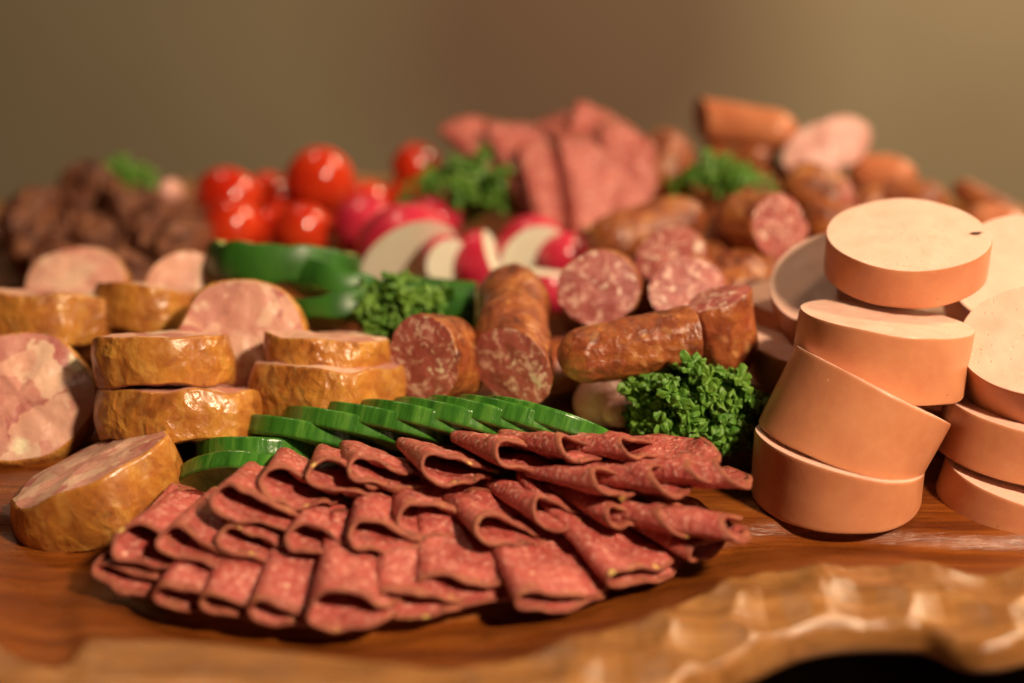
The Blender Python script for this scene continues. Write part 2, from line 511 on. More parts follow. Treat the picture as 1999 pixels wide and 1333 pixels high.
def board():
    ZW, ZR, ZO = -0.20, 1.05, 1.0
    st = []   # (W, R, O, gouge amplitude, side height)
    for wpx, rpx, opx, g, sh in [
        ((0, 1045), (0, 1262), (0, 1430), 0.35, 1.3), ((170, 1095), (190, 1250), (200, 1440), 0.25, 1.3), ((330, 1212), (370, 1252), (400, 1440), 0.2, 1.3),
        ((640, 1243), (640, 1282), (640, 1440), 0.2, 1.3), ((900, 1212), (925, 1302), (930, 1440), 0.5, 1.3), ((1200, 1147), (1180, 1232), (1200, 1390), 1, 1.2),
        ((1345, 1098), (1310, 1190), (1366, 1318), 1, 1.1), ((1480, 1056), (1450, 1126), (1470, 1262), 1, 1.0), ((1580, 1050), (1600, 1110), (1600, 1222), 1, .85),
        ((1740, 1062), (1760, 1106), (1790, 1220), 1, .75), ((1999, 1074), (1999, 1114), (1999, 1256), 1, .6)]:
        a = P(*wpx, ZW)
        b = P(*rpx, ZR)
        c = P(*opx, ZO)
        st.append(((a.x, a.y, 0), (b.x, b.y, 0), (c.x, c.y, 0), g, sh))
    for cx, cy, dx, dy in [(17.5, -13.0, .5, -.85), (22, -8, .8, -.6), (24.5, 0, 1, 0), (23, 8, .9, .4), (16, 13.2, .5, .8), (6, 15.2, .15, .9), (-7, 15.2, -.15, .9),
                           (-17, 13.4, -.5, .8), (-24, 8, -.95, .3), (-25.5, 0, -1, 0), (-22.5, -8, -.8, -.6)]:
        st.append(((cx, cy, 0), (cx + dx * 1.2, cy + dy * 1.2, 0), (cx + dx * 3.0, cy + dy * 3.0, 0), .8, 1.0))
    NP = 34
    Wl, Rl, Ol = (catmull([s[k] for s in st], NP) for k in range(3))
    N = len(Wl)
    amp = [st[i // NP][3] * (1 - (i % NP) / NP) + st[(i // NP + 1) % len(st)][3] * ((i % NP) / NP) for i in range(N)]
    shh = [st[i // NP][4] * (1 - (i % NP) / NP) + st[(i // NP + 1) % len(st)][4] * ((i % NP) / NP) for i in range(N)]
    cen = Vector((0, 2, 0))
    root = empty('serving_board', (0, 2, TABLE_Z))
    tag(root, 'varnished reddish brown wooden serving board with hand carved scalloped rim', 'serving board')
    off = Vector((0, 2, TABLE_Z))
    # floor, lip and inner band
    ver, fac = [], []
    prof = [('f', k / 22) for k in range(23)] + [('l', k / 8) for k in range(1, 9)] + [('b', k / 10) for k in range(1, 11)]
    for kind, q in prof:
        for i in range(N):
            W, R, dirv = Wl[i], Rl[i], (Wl[i] - cen).normalized()
            W0 = W - dirv * 0.8
            if kind == 'f':
                p = cen.lerp(W0, 0.02 + 0.98 * q)
                z = 0.0
            elif kind == 'l':
                p = W0.lerp(W, q)
                z = -0.30 * (0.5 - 0.5 * math.cos(math.pi * q)) + 0.012 * noise.noise(Vector((Wl[i].x * 2.5, Wl[i].y * 2.5, q * 3)))
            else:
                p = W.lerp(R, q)
                z = -0.30 + (ZR + 0.30) * q ** 1.35
            ver.append(Vector((p.x, p.y, z)) - off)
    rows = len(prof)
    for r in range(rows - 1):
        for i in range(N):
            j = (i + 1) % N
            fac.append((r * N + i, r * N + j, (r + 1) * N + j, (r + 1) * N + i))
    fac.append(tuple(range(N - 1, -1, -1)))
    mesh_obj('well', ver, fac, M['well'], root)
    # carved rim with gouges
    NT_ = 44
    Rn = np.array([[v.x, v.y] for v in Rl])
    On = np.array([[v.x, v.y] for v in Ol])
    tt = np.linspace(0, 1, NT_)
    G = Rn[:, None, :] * (1 - tt)[None, :, None] + On[:, None, :] * tt[None, :, None]
    rng = np.random.RandomState(4)
    arc = np.concatenate([[0], np.cumsum(np.linalg.norm(np.diff((Rn + On) / 2, axis=0), axis=1))])
    seeds = []
    for row, tc in enumerate((0.20, 0.74)):
        s_ = (0.0, 0.9)[row]
        while s_ < arc[-1]:
            i = int(np.clip(np.searchsorted(arc, s_), 0, N - 1))
            q = np.clip(tc + rng.uniform(-.07, .07), 0, 1)
            seeds.append(Rn[i] * (1 - q) + On[i] * q)
            s_ += rng.uniform(1.7, 2.5)
    seeds = np.array(seeds)
    d2 = np.full(G.shape[:2], 1e9)
    for sd in seeds:
        dd = ((G - sd) ** 2).sum(-1)
        d2 = np.minimum(d2, dd)
    d2 = np.where(d2 < 0.8, d2, 0.8 + (d2 - 0.8) * 0.35)
    ver, fac = [], []
    for j in range(NT_):
        q = tt[j]
        for i in range(N):
            hump = 0.10 * math.sin(math.pi * q) + ZR + (ZO - ZR) * q + 0.10 * min(1, q / 0.06)
            fade = min(1, q / 0.05, .35 + (1 - q) / 0.12)
            p = G[i, j]
            chis = 0.022 * noise.noise(Vector((p[0] * 5, p[1] * 0.8, 3))) * amp[i]
            z = hump + amp[i] * fade * (0.27 * d2[i, j] - 0.14) + chis + 0.03 * noise.noise(Vector((p[0] * .5, p[1] * .5, 1)))
            ver.append(Vector((p[0], p[1], z)) - off)
    rows = NT_
    for q, k in ((0.08, 0.25), (0.16, 0.55), (0.10, 0.85), (-0.15, 1.0), (-1.2, 1.03), (-2.6, None), (-3.4, None)):
        for i in range(N):
            o = Ol[i]
            dv = (Ol[i] - Rl[i]).normalized()
            p = o + dv * q
            zz = ZO - .04 - shh[i] * k if k else (min(-.2, ZO - .04 - shh[i] * 1.05) if q > -3 else -.8)
            ver.append(Vector((p.x, p.y, zz)) - off)
        rows += 1
    for r in range(rows - 1):
        for i in range(N):
            j = (i + 1) % N
            fac.append((r * N + i, r * N + j, (r + 1) * N + j, (r + 1) * N + i))
    fac.append(tuple((rows - 1) * N + i for i in range(N - 1, -1, -1)))
    mesh_obj('carved_rim', ver, fac, M['rim'], root)
    for fx, fy in ((-15, -12), (12, -10), (-15, 14), (15, 13)):
        v, f = [], []
        for z, r in ((TABLE_Z, 1.3), (TABLE_Z + .9, 1.7), (0.0, 1.9)):
            for k in range(20):
                a = k * math.tau / 20
                v.append(Vector((fx + r * math.cos(a), fy + r * math.sin(a), z - .7 * (z > -.5))) - off)
        for r in range(2):
            for k in range(20):
                f.append((r * 20 + k, r * 20 + (k + 1) % 20, (r + 1) * 20 + (k + 1) % 20, (r + 1) * 20 + k))
        f += [tuple(range(19, -1, -1)), tuple(range(40, 60))]
        mesh_obj('foot', v, f, M['rim'], root)


board()


# ------------------------------------------------------------------ sausages and slices
def log(name, label, cat, group, c, axis, length, ra, rb, skin, face, cutA=None, cutB=None, roundA=False, roundB=False,
        wr=0.0, wf=1.0, fine=0.0, seed=0, bend=0.0, taper=(1, 1), nseg=44, nlen=14, hint=None, face_amp=0.02, bulge=0.0, crisp=False, pinch=None, facename='cut_face', barrel=0.0, wave=0.0):
    """tube A->B (axis direction) centred on c, with flat (possibly oblique) or rounded ends"""
    Rm = frame(axis, hint)
    inv = Rm.transposed()
    root = empty(name, c, Rm)
    tag(root, label, cat, group)
    nA = inv @ Vector(cutA).normalized() if cutA is not None else Vector((0, 0, -1))
    nB = inv @ Vector(cutB).normalized() if cutB is not None else Vector((0, 0, 1))
    sv = Vector((seed * 7.31, seed * 3.7, seed * 1.9))
    eps = 0.05
    cap = min(ra, rb) * 1.15
    ds = set()
    for k in range(nlen + 1):
        ds.add(length * k / nlen)
    for d in (eps * .5, eps, eps * 2.2):
        ds.add(d)
        ds.add(length - d)
    for rnd, side in ((roundA, 0), (roundB, 1)):
        if rnd:
            for k in range(1, 8):
                d = cap * (1 - math.cos(k / 8 * math.pi / 2))
                ds.add(d if side == 0 else length - d)
    ds = sorted(d for d in ds if 0 <= d <= length)
    ver, fac = [], []
    for d in ds:
        t_ = d / length
        f = taper[0] * (1 - t_) + taper[1] * t_
        if pinch:
            f *= 1 - pinch[1] * math.exp(-((t_ - pinch[0]) / pinch[2]) ** 2)
        f *= 1 + barrel * (1 - (2 * t_ - 1) ** 2)
        ef = 1.0
        for rnd, dd in ((roundA, d), (roundB, length - d)):
            if rnd:
                if dd < cap:
                    f *= math.sqrt(max(0.0, 1 - (1 - dd / cap) ** 2)) * 0.98 + 0.02
            else:
                ef *= (0.992 if dd <= 0 else (0.998 if dd < eps * 0.9 else 1)) if crisp else (0.975 if dd <= 0 else (0.992 if dd < eps * 0.9 else 1))
        for k in range(nseg):
            a = k * math.tau / nseg
            x, y = ra * math.cos(a), rb * math.sin(a)
            n_ = noise.noise(Vector((x * wf, y * wf, d * wf * 0.6)) + sv) * wr
            if fine:
                n_ += fine * (abs(noise.noise(Vector((x * 2.6, y * 2.6, d * 1.0)) + sv)) - 0.2)
                n_ += 0.5 * fine * noise.noise(Vector((x * 6, y * 6, d * 3)) + sv)
            g = f * ef * (1 + n_ / max(ra, rb))
            x *= g
            y *= g
            z = d - length / 2
            if not roundA:
                z += (1 - t_) * (-(x * nA.x + y * nA.y) / nA.z)
            if not roundB:
                z += t_ * (-(x * nB.x + y * nB.y) / nB.z)
            if wave:
                z += wave * abs(2 * t_ - 1) * noise.noise(Vector((x * .9, y * .9, 4.0 if t_ > .5 else 9.0)) + sv)
            x += bend * (1 - (2 * t_ - 1) ** 2)
            ver.append((x, y, z))
    nr = len(ds)
    for r in range(nr - 1):
        for k in range(nseg):
            j = (k + 1) % nseg
            fac.append((r * nseg + k, r * nseg + j, (r + 1) * nseg + j, (r + 1) * nseg + k))
    if roundA:
        fac.append(tuple(range(nseg - 1, -1, -1)))
    if roundB:
        fac.append(tuple((nr - 1) * nseg + k for k in range(nseg)))
    mesh_obj('skin', ver, fac, skin, root)
    for rnd, nn, r0, flip in ((roundA, nA, 0, True), (roundB, nB, nr - 1, False)):
        if rnd or face is None:
            continue
        ring = [Vector(ver[r0 * nseg + k]) for k in range(nseg)]
        cc = sum(ring, Vector()) / nseg
        K = 9
        fv, ff = [cc + nn * bulge], []
        for q in range(1, K + 1):
            s_ = q / K
            for k in range(nseg):
                p = cc.lerp(ring[k], s_)
                fade = 1 - s_ ** 6
                p = p + nn * (fade * (face_amp * (noise.noise(p * 1.1 + sv) + 0.6 * noise.noise(p * 2.7 + sv)) + bulge * (1 - s_ * s_)))
                fv.append(p)
        for k in range(nseg):
            ff.append((0, 1 + k, 1 + (k + 1) % nseg))
        for q in range(K - 1):
            for k in range(nseg):
                j = (k + 1) % nseg
                ff.append((1 + q * nseg + k, 1 + (q + 1) * nseg + k, 1 + (q + 1) * nseg + j, 1 + q * nseg + j))
        if flip:
            ff = [tuple(reversed(f_)) for f_ in ff]
        mesh_obj(facename, fv, ff, face, root)
    return root


def bologna(px, py, y, R, th, n, label, seed, cutA=None, cutB=None, rb=None, axis=None):
    c = PY(px, py, y)
    return log('bologna_slice', label, 'sausage slice', 'thick pale bologna slices piled on the board', c, axis or (n[0], n[1], 1), th, R, rb or R * 0.97,
               M['bskin'], M['bface'], cutA, cutB, wr=0.09, wf=.5, seed=seed, nseg=72, nlen=6, face_amp=0.02, bulge=0.03, crisp=True, wave=.035)


bologna(1636, 921, -11.5, 2.33, 1.36, None, 'thick bologna slice lying on the wood at the front, bottom of its stack', 1, cutA=(0.02, 0, -1), cutB=(.22, .13, 1), axis=(0, 0, 1))
bologna(1672, 812, -11.0, 2.30, 1.95, (.52, .27), 'bologna slice sloping steeply to the right, second from the bottom of the front stack', 2, cutA=(-.28, -.15, -1))
bologna(1722, 684, -9.8, 2.36, 1.82, (.10, .15), 'bologna slice in the middle of the stack, right under the topmost slice', 3)
top_slice = bologna(1770, 492, -7.2, 2.31, 1.2, (-.07, -.17), 'topmost bologna slice of the whole pile, with a small dark hole in its face', 4)
pv = [(1.86, -.28, .66)] + [(1.86 + .17 * math.cos(a) * (1 + .3 * math.sin(3 * a)), -.28 + .08 * math.sin(a), .64) for a in [k * math.tau / 14 for k in range(14)]]
_n = NT('dark_pit')
mesh_obj('pit', pv, [(0, 1 + k, 1 + (k + 1) % 14) for k in range(14)], _n.done((0.10, 0.045, 0.025), 0.5), top_slice)
bologna(1640, 565, -5.9, 2.1, 1.0, (-.30, -.42), 'bologna slice leaning behind the topmost slice, its face half shaded', 5)
bologna(1610, 690, -6.4, 2.35, 1.3, (-.05, -.05), 'bologna slice lying low behind the stack, next to the stubby sausage end', 6)
bologna(2010, 560, -6.0, 2.5, 1.3, (-.15, -.50), 'bologna slice at the picture edge behind the speckled slice', 7)
bologna(2045, 700, -10.3, 2.3, 1.7, (-.32, -.34), 'bologna slice with dark specks on its face, cut by the right picture edge', 8)
bologna(1992, 850, -10.6, 2.25, 1.45, (.16, .10), 'bologna slice second from the bottom of the stack at the right picture edge', 9)
bologna(1990, 980, -11.4, 2.28, 1.45, (.20, .05), 'bologna slice lying on the wood at the right picture edge, bottom of its stack', 10)


bologna(1815, 900, -6.6, 2.3, 1.4, (.05, .05), 'added bologna slice filling the gap between the two front stacks so it stays dark', 11)  # filler slice added to cover the lit board floor, so the gap goes dark
bologna(1830, 800, -6.4, 2.2, 1.3, (.08, .10), 'upper of the two added bologna slices that keep the gap between the stacks dark', 12)  # second added filler, hides more of the lit floor behind the stacks


def ham(px, py, y, R, th, n, label, seed, rb=None, cutA=None, cutB=None, wr=.20):
    c = PY(px, py, y)
    return log('ham_sausage_slice', label, 'sausage slice', 'thick slices of smoked ham sausage', c, n, th, R, rb or R * 0.95, M['hskin'], M['hface'], cutA, cutB,
               wr=wr, wf=.7, fine=.035, seed=seed, nseg=90, nlen=16, face_amp=0.08, bulge=0.08, barrel=.06, wave=.16)


ham(48, 785, -8.0, 2.1, 1.5, (.12, -.72, .62), 'ham sausage slice at the left picture edge showing its pink marbled face', 21)
ham(195, 960, -12.0, 2.25, 1.7, (-.20, .06, 1), 'lowest ham sausage slice lying on the wood beside the salami, pink face up', 22, cutB=(-.42, .10, 1))
ham(357, 806, -8.9, 2.25, 1.45, (.02, .42, 1), 'golden ham sausage slice lying flat, lower one of the stacked pair', 23)
ham(320, 703, -8.2, 1.95, 1.45, (-.03, .38, 1), 'wrinkled golden ham sausage slice lying flat on top of the stacked pair', 24)
ham(475, 670, -5.6, 1.95, 1.5, (.10, -.82, .48), 'ham sausage slice standing upright behind the stacked pair, round pink face forward', 25)
ham(640, 757, -7.8, 2.12, 1.35, (.02, .34, 1), 'wrinkled ham sausage slice lying behind the cucumber row', 26, wr=.34)
ham(640, 694, -7.2, 1.75, 1.2, (.05, .34, 1), 'ham sausage slice with raised golden corner beneath the parsley sprig, behind another slice', 27, wr=.34)
ham(92, 622, -3.2, 2.45, 1.6, (.05, .40, 1), 'dark orange ham sausage slice lying flat at the left edge, further back', 28)
ham(292, 604, -3.0, 1.65, 1.5, (.10, .40, 1), 'small ham sausage slice with golden spots, right of the dark orange one', 29)
ham(155, 575, 0.2, 1.7, 1.3, (0, -.6, .7), 'blurred pink ham sausage slice peeking up behind the dark orange slice', 30)
ham(372, 572, -1.0, 1.45, 1.3, (.25, -.75, .55), 'blurred pink ham sausage slice next to the dark green cucumber', 31)


def link(a, b, label, seed, r, rb=None, skin='lskin', face='lface', cutA=None, cutB=None, roundA=False, roundB=False, name='sausage_piece', group='pieces of smoked coarse sausage',
         wr=.10, fine=.07, bend=0.0, taper=(1, 1), pinch=None, nlen=18, bulge=.06):
    A = PY(*a)
    B = PY(*b)
    c = (A + B) / 2
    return log(name, label, 'sausage', group, c, B - A, (B - A).length, r, rb or r * .94, M[skin], M[face], cutA, cutB, roundA, roundB, wr=wr, wf=.9, fine=fine, seed=seed,
               bend=bend, taper=taper, pinch=pinch, nseg=64, nlen=nlen, face_amp=0.07, bulge=bulge)


# the sharp sausages in the middle
link((826, 700, -8.0), (915, 705, -5.6), 'short sausage piece with oval cut face, standing right behind the cucumber row', 41, 1.18, 1.3, cutA=(-.42, -.85, .18), roundB=True)
link((1000, 716, -7.9), (1004, 548, -2.6), 'sausage piece pointing at the viewer, red cut end low and brown back above it', 42, 1.2, cutA=(-.45, -.82, .12), roundB=True, taper=(1, .92), pinch=(.55, .07, .12))
link((1168, 562, -4.6), (1180, 560, -2.4), 'sausage piece with round marbled cut face behind the lying sausage', 43, 1.28, 1.2, cutA=(-.05, -.86, .40), roundB=True)
link((1088, 700, -8.4), (1346, 657, -8.0), 'golden brown sausage piece lying sideways above the front parsley', 44, .98, roundA=True, cutB=(1, .3, 0), taper=(.95, 1), pinch=(.28, .05, .1))
link((1402, 580, -7.0), (1428, 742, -7.6), 'stubby sausage end propped upright, its torn red cut side up', 45, 1.02, cutA=(-.30, .05, 1), roundB=True, taper=(1, .85), wr=.2)
link((1308, 500, -2.2), (1340, 520, -.2), 'sausage piece with pale pink face, upper one of two behind the propped end', 46, 1.15, cutA=(-.2, -.62, .75), roundB=True)
link((1338, 562, -4.4), (1370, 560, -2.4), 'sausage piece with marbled face, lower one of two behind the propped end', 47, 1.08, cutA=(.12, -.75, .6), roundB=True)
link((1150, 480, 2.4), (1372, 418, 4.2), 'olive brown sausage piece lying at a slant behind the marbled faces', 48, .98, roundA=True, roundB=True)
link((1405, 430, 1.2), (1522, 442, -.6), 'dark sausage piece with bright pink speckled end turned right', 49, 1.12, roundA=True, cutB=(.45, -.82, .30))
link((1440, 500, -.2), (1450, 620, -2.6), 'dark brown sausage piece hanging down in the shade beside the bologna', 50, 1.15, roundA=True, roundB=True)
link((1120, 795, -6.8), (1230, 775, -6.6), 'dim pink sausage piece lying in the shade beneath the sideways sausage', 51, .85, skin='pface', face='pface', roundA=True, roundB=True)
link((1185, 812, -8.3), (1232, 800, -7.6), 'small pale scrap of sausage at the end of the cucumber row', 52, .45, skin='pface', face='pface', roundA=True, roundB=True, nlen=8)
link((1255, 752, -6.4), (1420, 738, -6.0), 'added sausage piece darkening the gap under the sideways sausage, behind the front parsley', 66, 1.0, roundA=True, roundB=True)  # added to stand in for black shade where the floor showed through
link((1210, 690, -5.0), (1330, 670, -4.6), 'shaded sausage piece low behind the sideways sausage', 67, 1.1, roundA=True, roundB=True)
# the blurred pile behind
G2 = 'blurred sausage pieces heaped at the back'
link((1300, 255, 11.5), (1298, 385, 9.5), 'blurred tan sausage piece standing upright at the back of the heap', 53, 1.08, roundA=True, roundB=True, group=G2)
link((1368, 232, 12.5), (1556, 262, 11.5), 'blurred orange red sausage piece lying on top of the back heap', 54, .92, skin='wskin', face='wskin', cutA=(-1, -.2, 0), roundB=True, group=G2, wr=.05, fine=.02)
link((1370, 300, 12.5), (1520, 310, 11.5), 'blurred rust brown sausage piece under the orange red one', 55, .85, roundA=True, roundB=True, group=G2)
link((1590, 300, 9.5), (1610, 290, 12), 'blurred sausage piece with pink face turned to the viewer, left of the higher pink one', 56, 1.2, face='pface', skin='pface', cutA=(-.1, -.8, .5), roundB=True, group=G2)
link((1640, 275, 10.5), (1655, 270, 13), 'blurred sausage piece with pink face, higher one of the two', 57, 1.05, face='pface', skin='pface', cutA=(.1, -.85, .4), roundB=True, group=G2)
link((1530, 345, 7.0), (1655, 405, 6.0), 'blurred mustard brown sausage piece in front of the pink faces', 58, 1.0, roundA=True, cutB=(.8, -.5, .2), group=G2, wr=.15)
link((1655, 335, 11.5), (1790, 352, 10.5), 'blurred orange sausage piece right of the pink faces', 59, .9, skin='wskin', face='wskin', roundA=True, roundB=True, group=G2)
link((1700, 390, 9.0), (1850, 398, 8.0), 'blurred rust sausage piece right behind the topmost bologna slice', 60, .95, roundA=True, roundB=True, group=G2)
link((1862, 362, 10.5), (1995, 432, 8.5), 'blurred thin sausage sloping down at the right picture edge', 61, .52, roundA=True, roundB=True, group=G2)
link((1560, 425, 4.5), (1680, 440, 4.0), 'blurred brown sausage piece low between the mustard piece and the bologna', 62, .9, roundA=True, roundB=True, group=G2)
link((1880, 430, 6.5), (2010, 460, 5.5), 'blurred reddish sausage piece at the right picture edge above the bologna', 63, .9, skin='wskin', face='wskin', roundA=True, roundB=True, group=G2)
link((1700, 360, 13), (1760, 320, 13.5), 'blurred orange sausage bit behind the lying orange piece', 64, .8, skin='wskin', face='wskin', roundA=True, roundB=True, group=G2, nlen=10)
link((1400, 390, 7.0), (1500, 400, 6.5), 'blurred brown sausage piece beneath the small parsley at the back', 65, 1.0, roundA=True, roundB=True, group=G2)

# lower layer that carries the pile; little of it shows between the pieces above
def under(x, y, z, az, ln, r, seed):
    d = Vector((math.cos(R_(az)), math.sin(R_(az)), 0))
    log('sausage_piece', 'brown sausage piece at the bottom of the pile, mostly covered by others', 'sausage', 'sausage pieces under the pile', Vector((x, y, z)), d, ln, r, r * .94,
        M['lskin'], M['lface'], roundA=True, roundB=True, wr=.1, wf=.9, fine=.07, seed=seed, nseg=40, nlen=12)


for k, (x, y, z, az, ln, r) in enumerate([(2.6, -4.2, .95, 20, 4.6, 1.0), (5.6, -2.6, .95, -30, 4.4, 1.0), (4.0, .4, .95, 10, 4.6, 1.0), (7.6, 1.0, .95, 70, 4.2, 1.0), (5.2, 4.4, .95, 25, 4.8, 1.0), (4.6, -1.4, 2.5, 60, 3.6, .8),
                                          (8.6, 5.0, .95, -20, 4.6, 1.0), (7.2, 9.6, .95, 80, 5.0, 1.0), (10.2, 8.4, .95, 20, 4.8, 1.0), (10.4, 11.8, .95, 5, 5.0, 1.0), (14.4, 10.0, .95, -15, 4.8, 1.0), (13.6, 6.4, .95, 40, 4.6, 1.0),
                                          (8.4, 11.6, 2.7, 30, 4.4, .95), (11.6, 10.6, 2.6, -10, 4.6, .95), (15.6, 9.0, 2.4, 10, 4.2, .85), (9.4, 6.8, 2.5, 60, 4.0, .9), (3.2, 8.0, .95, 15, 5.0, 1.0), (5.8, 11.4, .95, -10, 4.6, 1.0), (4.4, 9.4, 2.6, 30, 4.4, .9)]):
    under(x, y, z, az, ln, r, 400 + k)
for k, (x, y, z) in enumerate([(9.0, -6.0, .75), (14.4, -5.6, .75), (14.2, -5.4, 2.2), (9.6, -4.4, 2.5)]):
    log('bologna_slice', 'pale bologna slice hidden low behind the stacks', 'sausage slice', 'bologna slices under the pile', Vector((x, y, z)), (.05, .04, 1), 1.4, 2.3, 2.2, M['bskin'], M['bface'],
        wr=.09, wf=.5, seed=430 + k, nseg=60, nlen=5, crisp=True)

# dark dried meat, back left
G3 = 'dark dried meat pieces at the back left'
for k, (a, b, r, lab) in enumerate([
        ((0, 450, 8.5), (110, 430, 9.5), 1.25, 'dark meat chunk at the left picture edge, lower right of the pale rim'),
        ((130, 350, 12), (235, 400, 10.5), 1.25, 'topmost dark meat chunk of the back left heap'),
        ((200, 400, 10), (290, 430, 9.0), 1.15, 'dark meat chunk right below the blurred parsley'),
        ((20, 500, 6.0), (140, 490, 6.5), 1.15, 'lowest dark meat chunk at the left edge above the ham sausage'),
        ((130, 470, 7.2), (240, 480, 6.8), 1.1, 'dark meat chunk in the middle of the back left heap'),
        ((230, 455, 8.0), (330, 450, 7.6), 1.05, 'dark meat chunk with tan spot in the right half of the heap'),
        ((300, 490, 5.2), (385, 470, 5.6), 1.0, 'dark meat chunk touching the lowest tomato'),
        ((190, 520, 4.6), (300, 530, 4.2), 1.0, 'dark meat chunk right above the pink ham faces'),
        ((330, 430, 9.5), (385, 440, 9.0), 1.0, 'dark meat chunk next to the leftmost tomatoes'),
        ((80, 410, 10.5), (150, 400, 11), 1.0, 'dark meat chunk behind, between the two dim parsley sprigs'),
        ((60, 530, 3.6), (170, 535, 3.2), .9, 'dark meat chunk in deep shade behind the orange ham slice')]):
    link(a, b, lab, 70 + k, r * (1.2 if k not in (6, 8) else .95), rb=r * .85, skin='dry', face='dry', roundA=k % 3 == 0 or k == 1, roundB=k % 3 == 1, cutA=None if k % 3 == 0 else (-.95, -.3, .15), cutB=None if k % 3 == 1 else (.95, -.3, .1), name='dried_meat_chunk', group=G3, wr=.7, fine=.4, nlen=16)
link((318, 372, 11), (345, 378, 10.5), 'small blurred pink scrap between dark meat and tomatoes', 82, .75, skin='pface', face='pface', roundA=True, roundB=True, group=G2, nlen=8)


# ------------------------------------------------------------------ cucumber
def cuke(px, py, y, R, th, n, label, seed):
    c = PY(px, py, y)
    return log('cucumber_slice', label, 'cucumber', 'cucumber slices fanned behind the salami', c, n, th, R, R * .97, M['cskin'], M['cflesh'], wr=.06, wf=.8, seed=seed, nseg=80, nlen=5,
               face_amp=.01, facename='flesh')


row = [(500, 872, 'lowest of the fanned slices, flat at the left'), (612, 845, 'second'), (690, 830, 'third'), (765, 824, 'fourth'), (835, 820, 'fifth'), (900, 818, 'sixth'),
       (962, 817, 'seventh'), (1020, 818, 'eighth'), (1072, 822, 'ninth')]
for k, (px, py, word) in enumerate(row):
    nx = .02 if k == 0 else .20 + .022 * k
    lab = 'green cucumber slice, ' + word if k == 0 else f'green cucumber slice, {word} from the left in the fanned row'
    cuke(px, py + 12, -9.2 - .05 * k if k else -9.8, 2.05 if k else 1.7, .52, (nx, .66, 1), lab, 90 + k)
cuke(505, 985, -11.6, 2.4, .55, (-.10, -.85, -.50), 'cucumber slice propped on edge beside the lowest ham sausage slice, curved green rim', 99)


def chunk(a, b, r, label, seed, cutA, cutB, group='thick cucumber pieces', skin='cdark'):
    A = PY(*a)
    B = PY(*b)
    return log('cucumber_chunk', label, 'cucumber', group, (A + B) / 2, B - A, (B - A).length, r, r * .8, M[skin], M['cflesh'], cutA, cutB, wr=.12, wf=.5, seed=seed, nseg=60, nlen=12, facename='flesh')


for px, py, y, R, th, n, lab, sd in [
        (555, 522, -.4, 2.55, 1.25, (.10, .42, 1), 'broad dark green cucumber slice right in front of the tomatoes', 101),
        (655, 560, -1.6, 1.75, .8, (.30, .62, 1), 'cucumber slice with lime green underside, tucked beneath the broad dark one', 102),
        (650, 610, -3.0, 1.55, .8, (-.1, .55, 1), 'lowest of the thick cucumber slices, half behind the middle parsley', 104)]:
    log('cucumber_slice', lab, 'cucumber', 'thick cucumber pieces', PY(px, py, y), n, th, R, R * .9, M['cdark'], M['cflesh'], wr=.25, wf=.6, seed=sd, nseg=70, nlen=6, facename='flesh', wave=.3, barrel=.05)
chunk((750, 585, -2.2), (930, 600, -2.6), 1.05, 'dark green cucumber chunk behind the middle parsley', 103, (-1, 0, 0), (1, 0, 0))


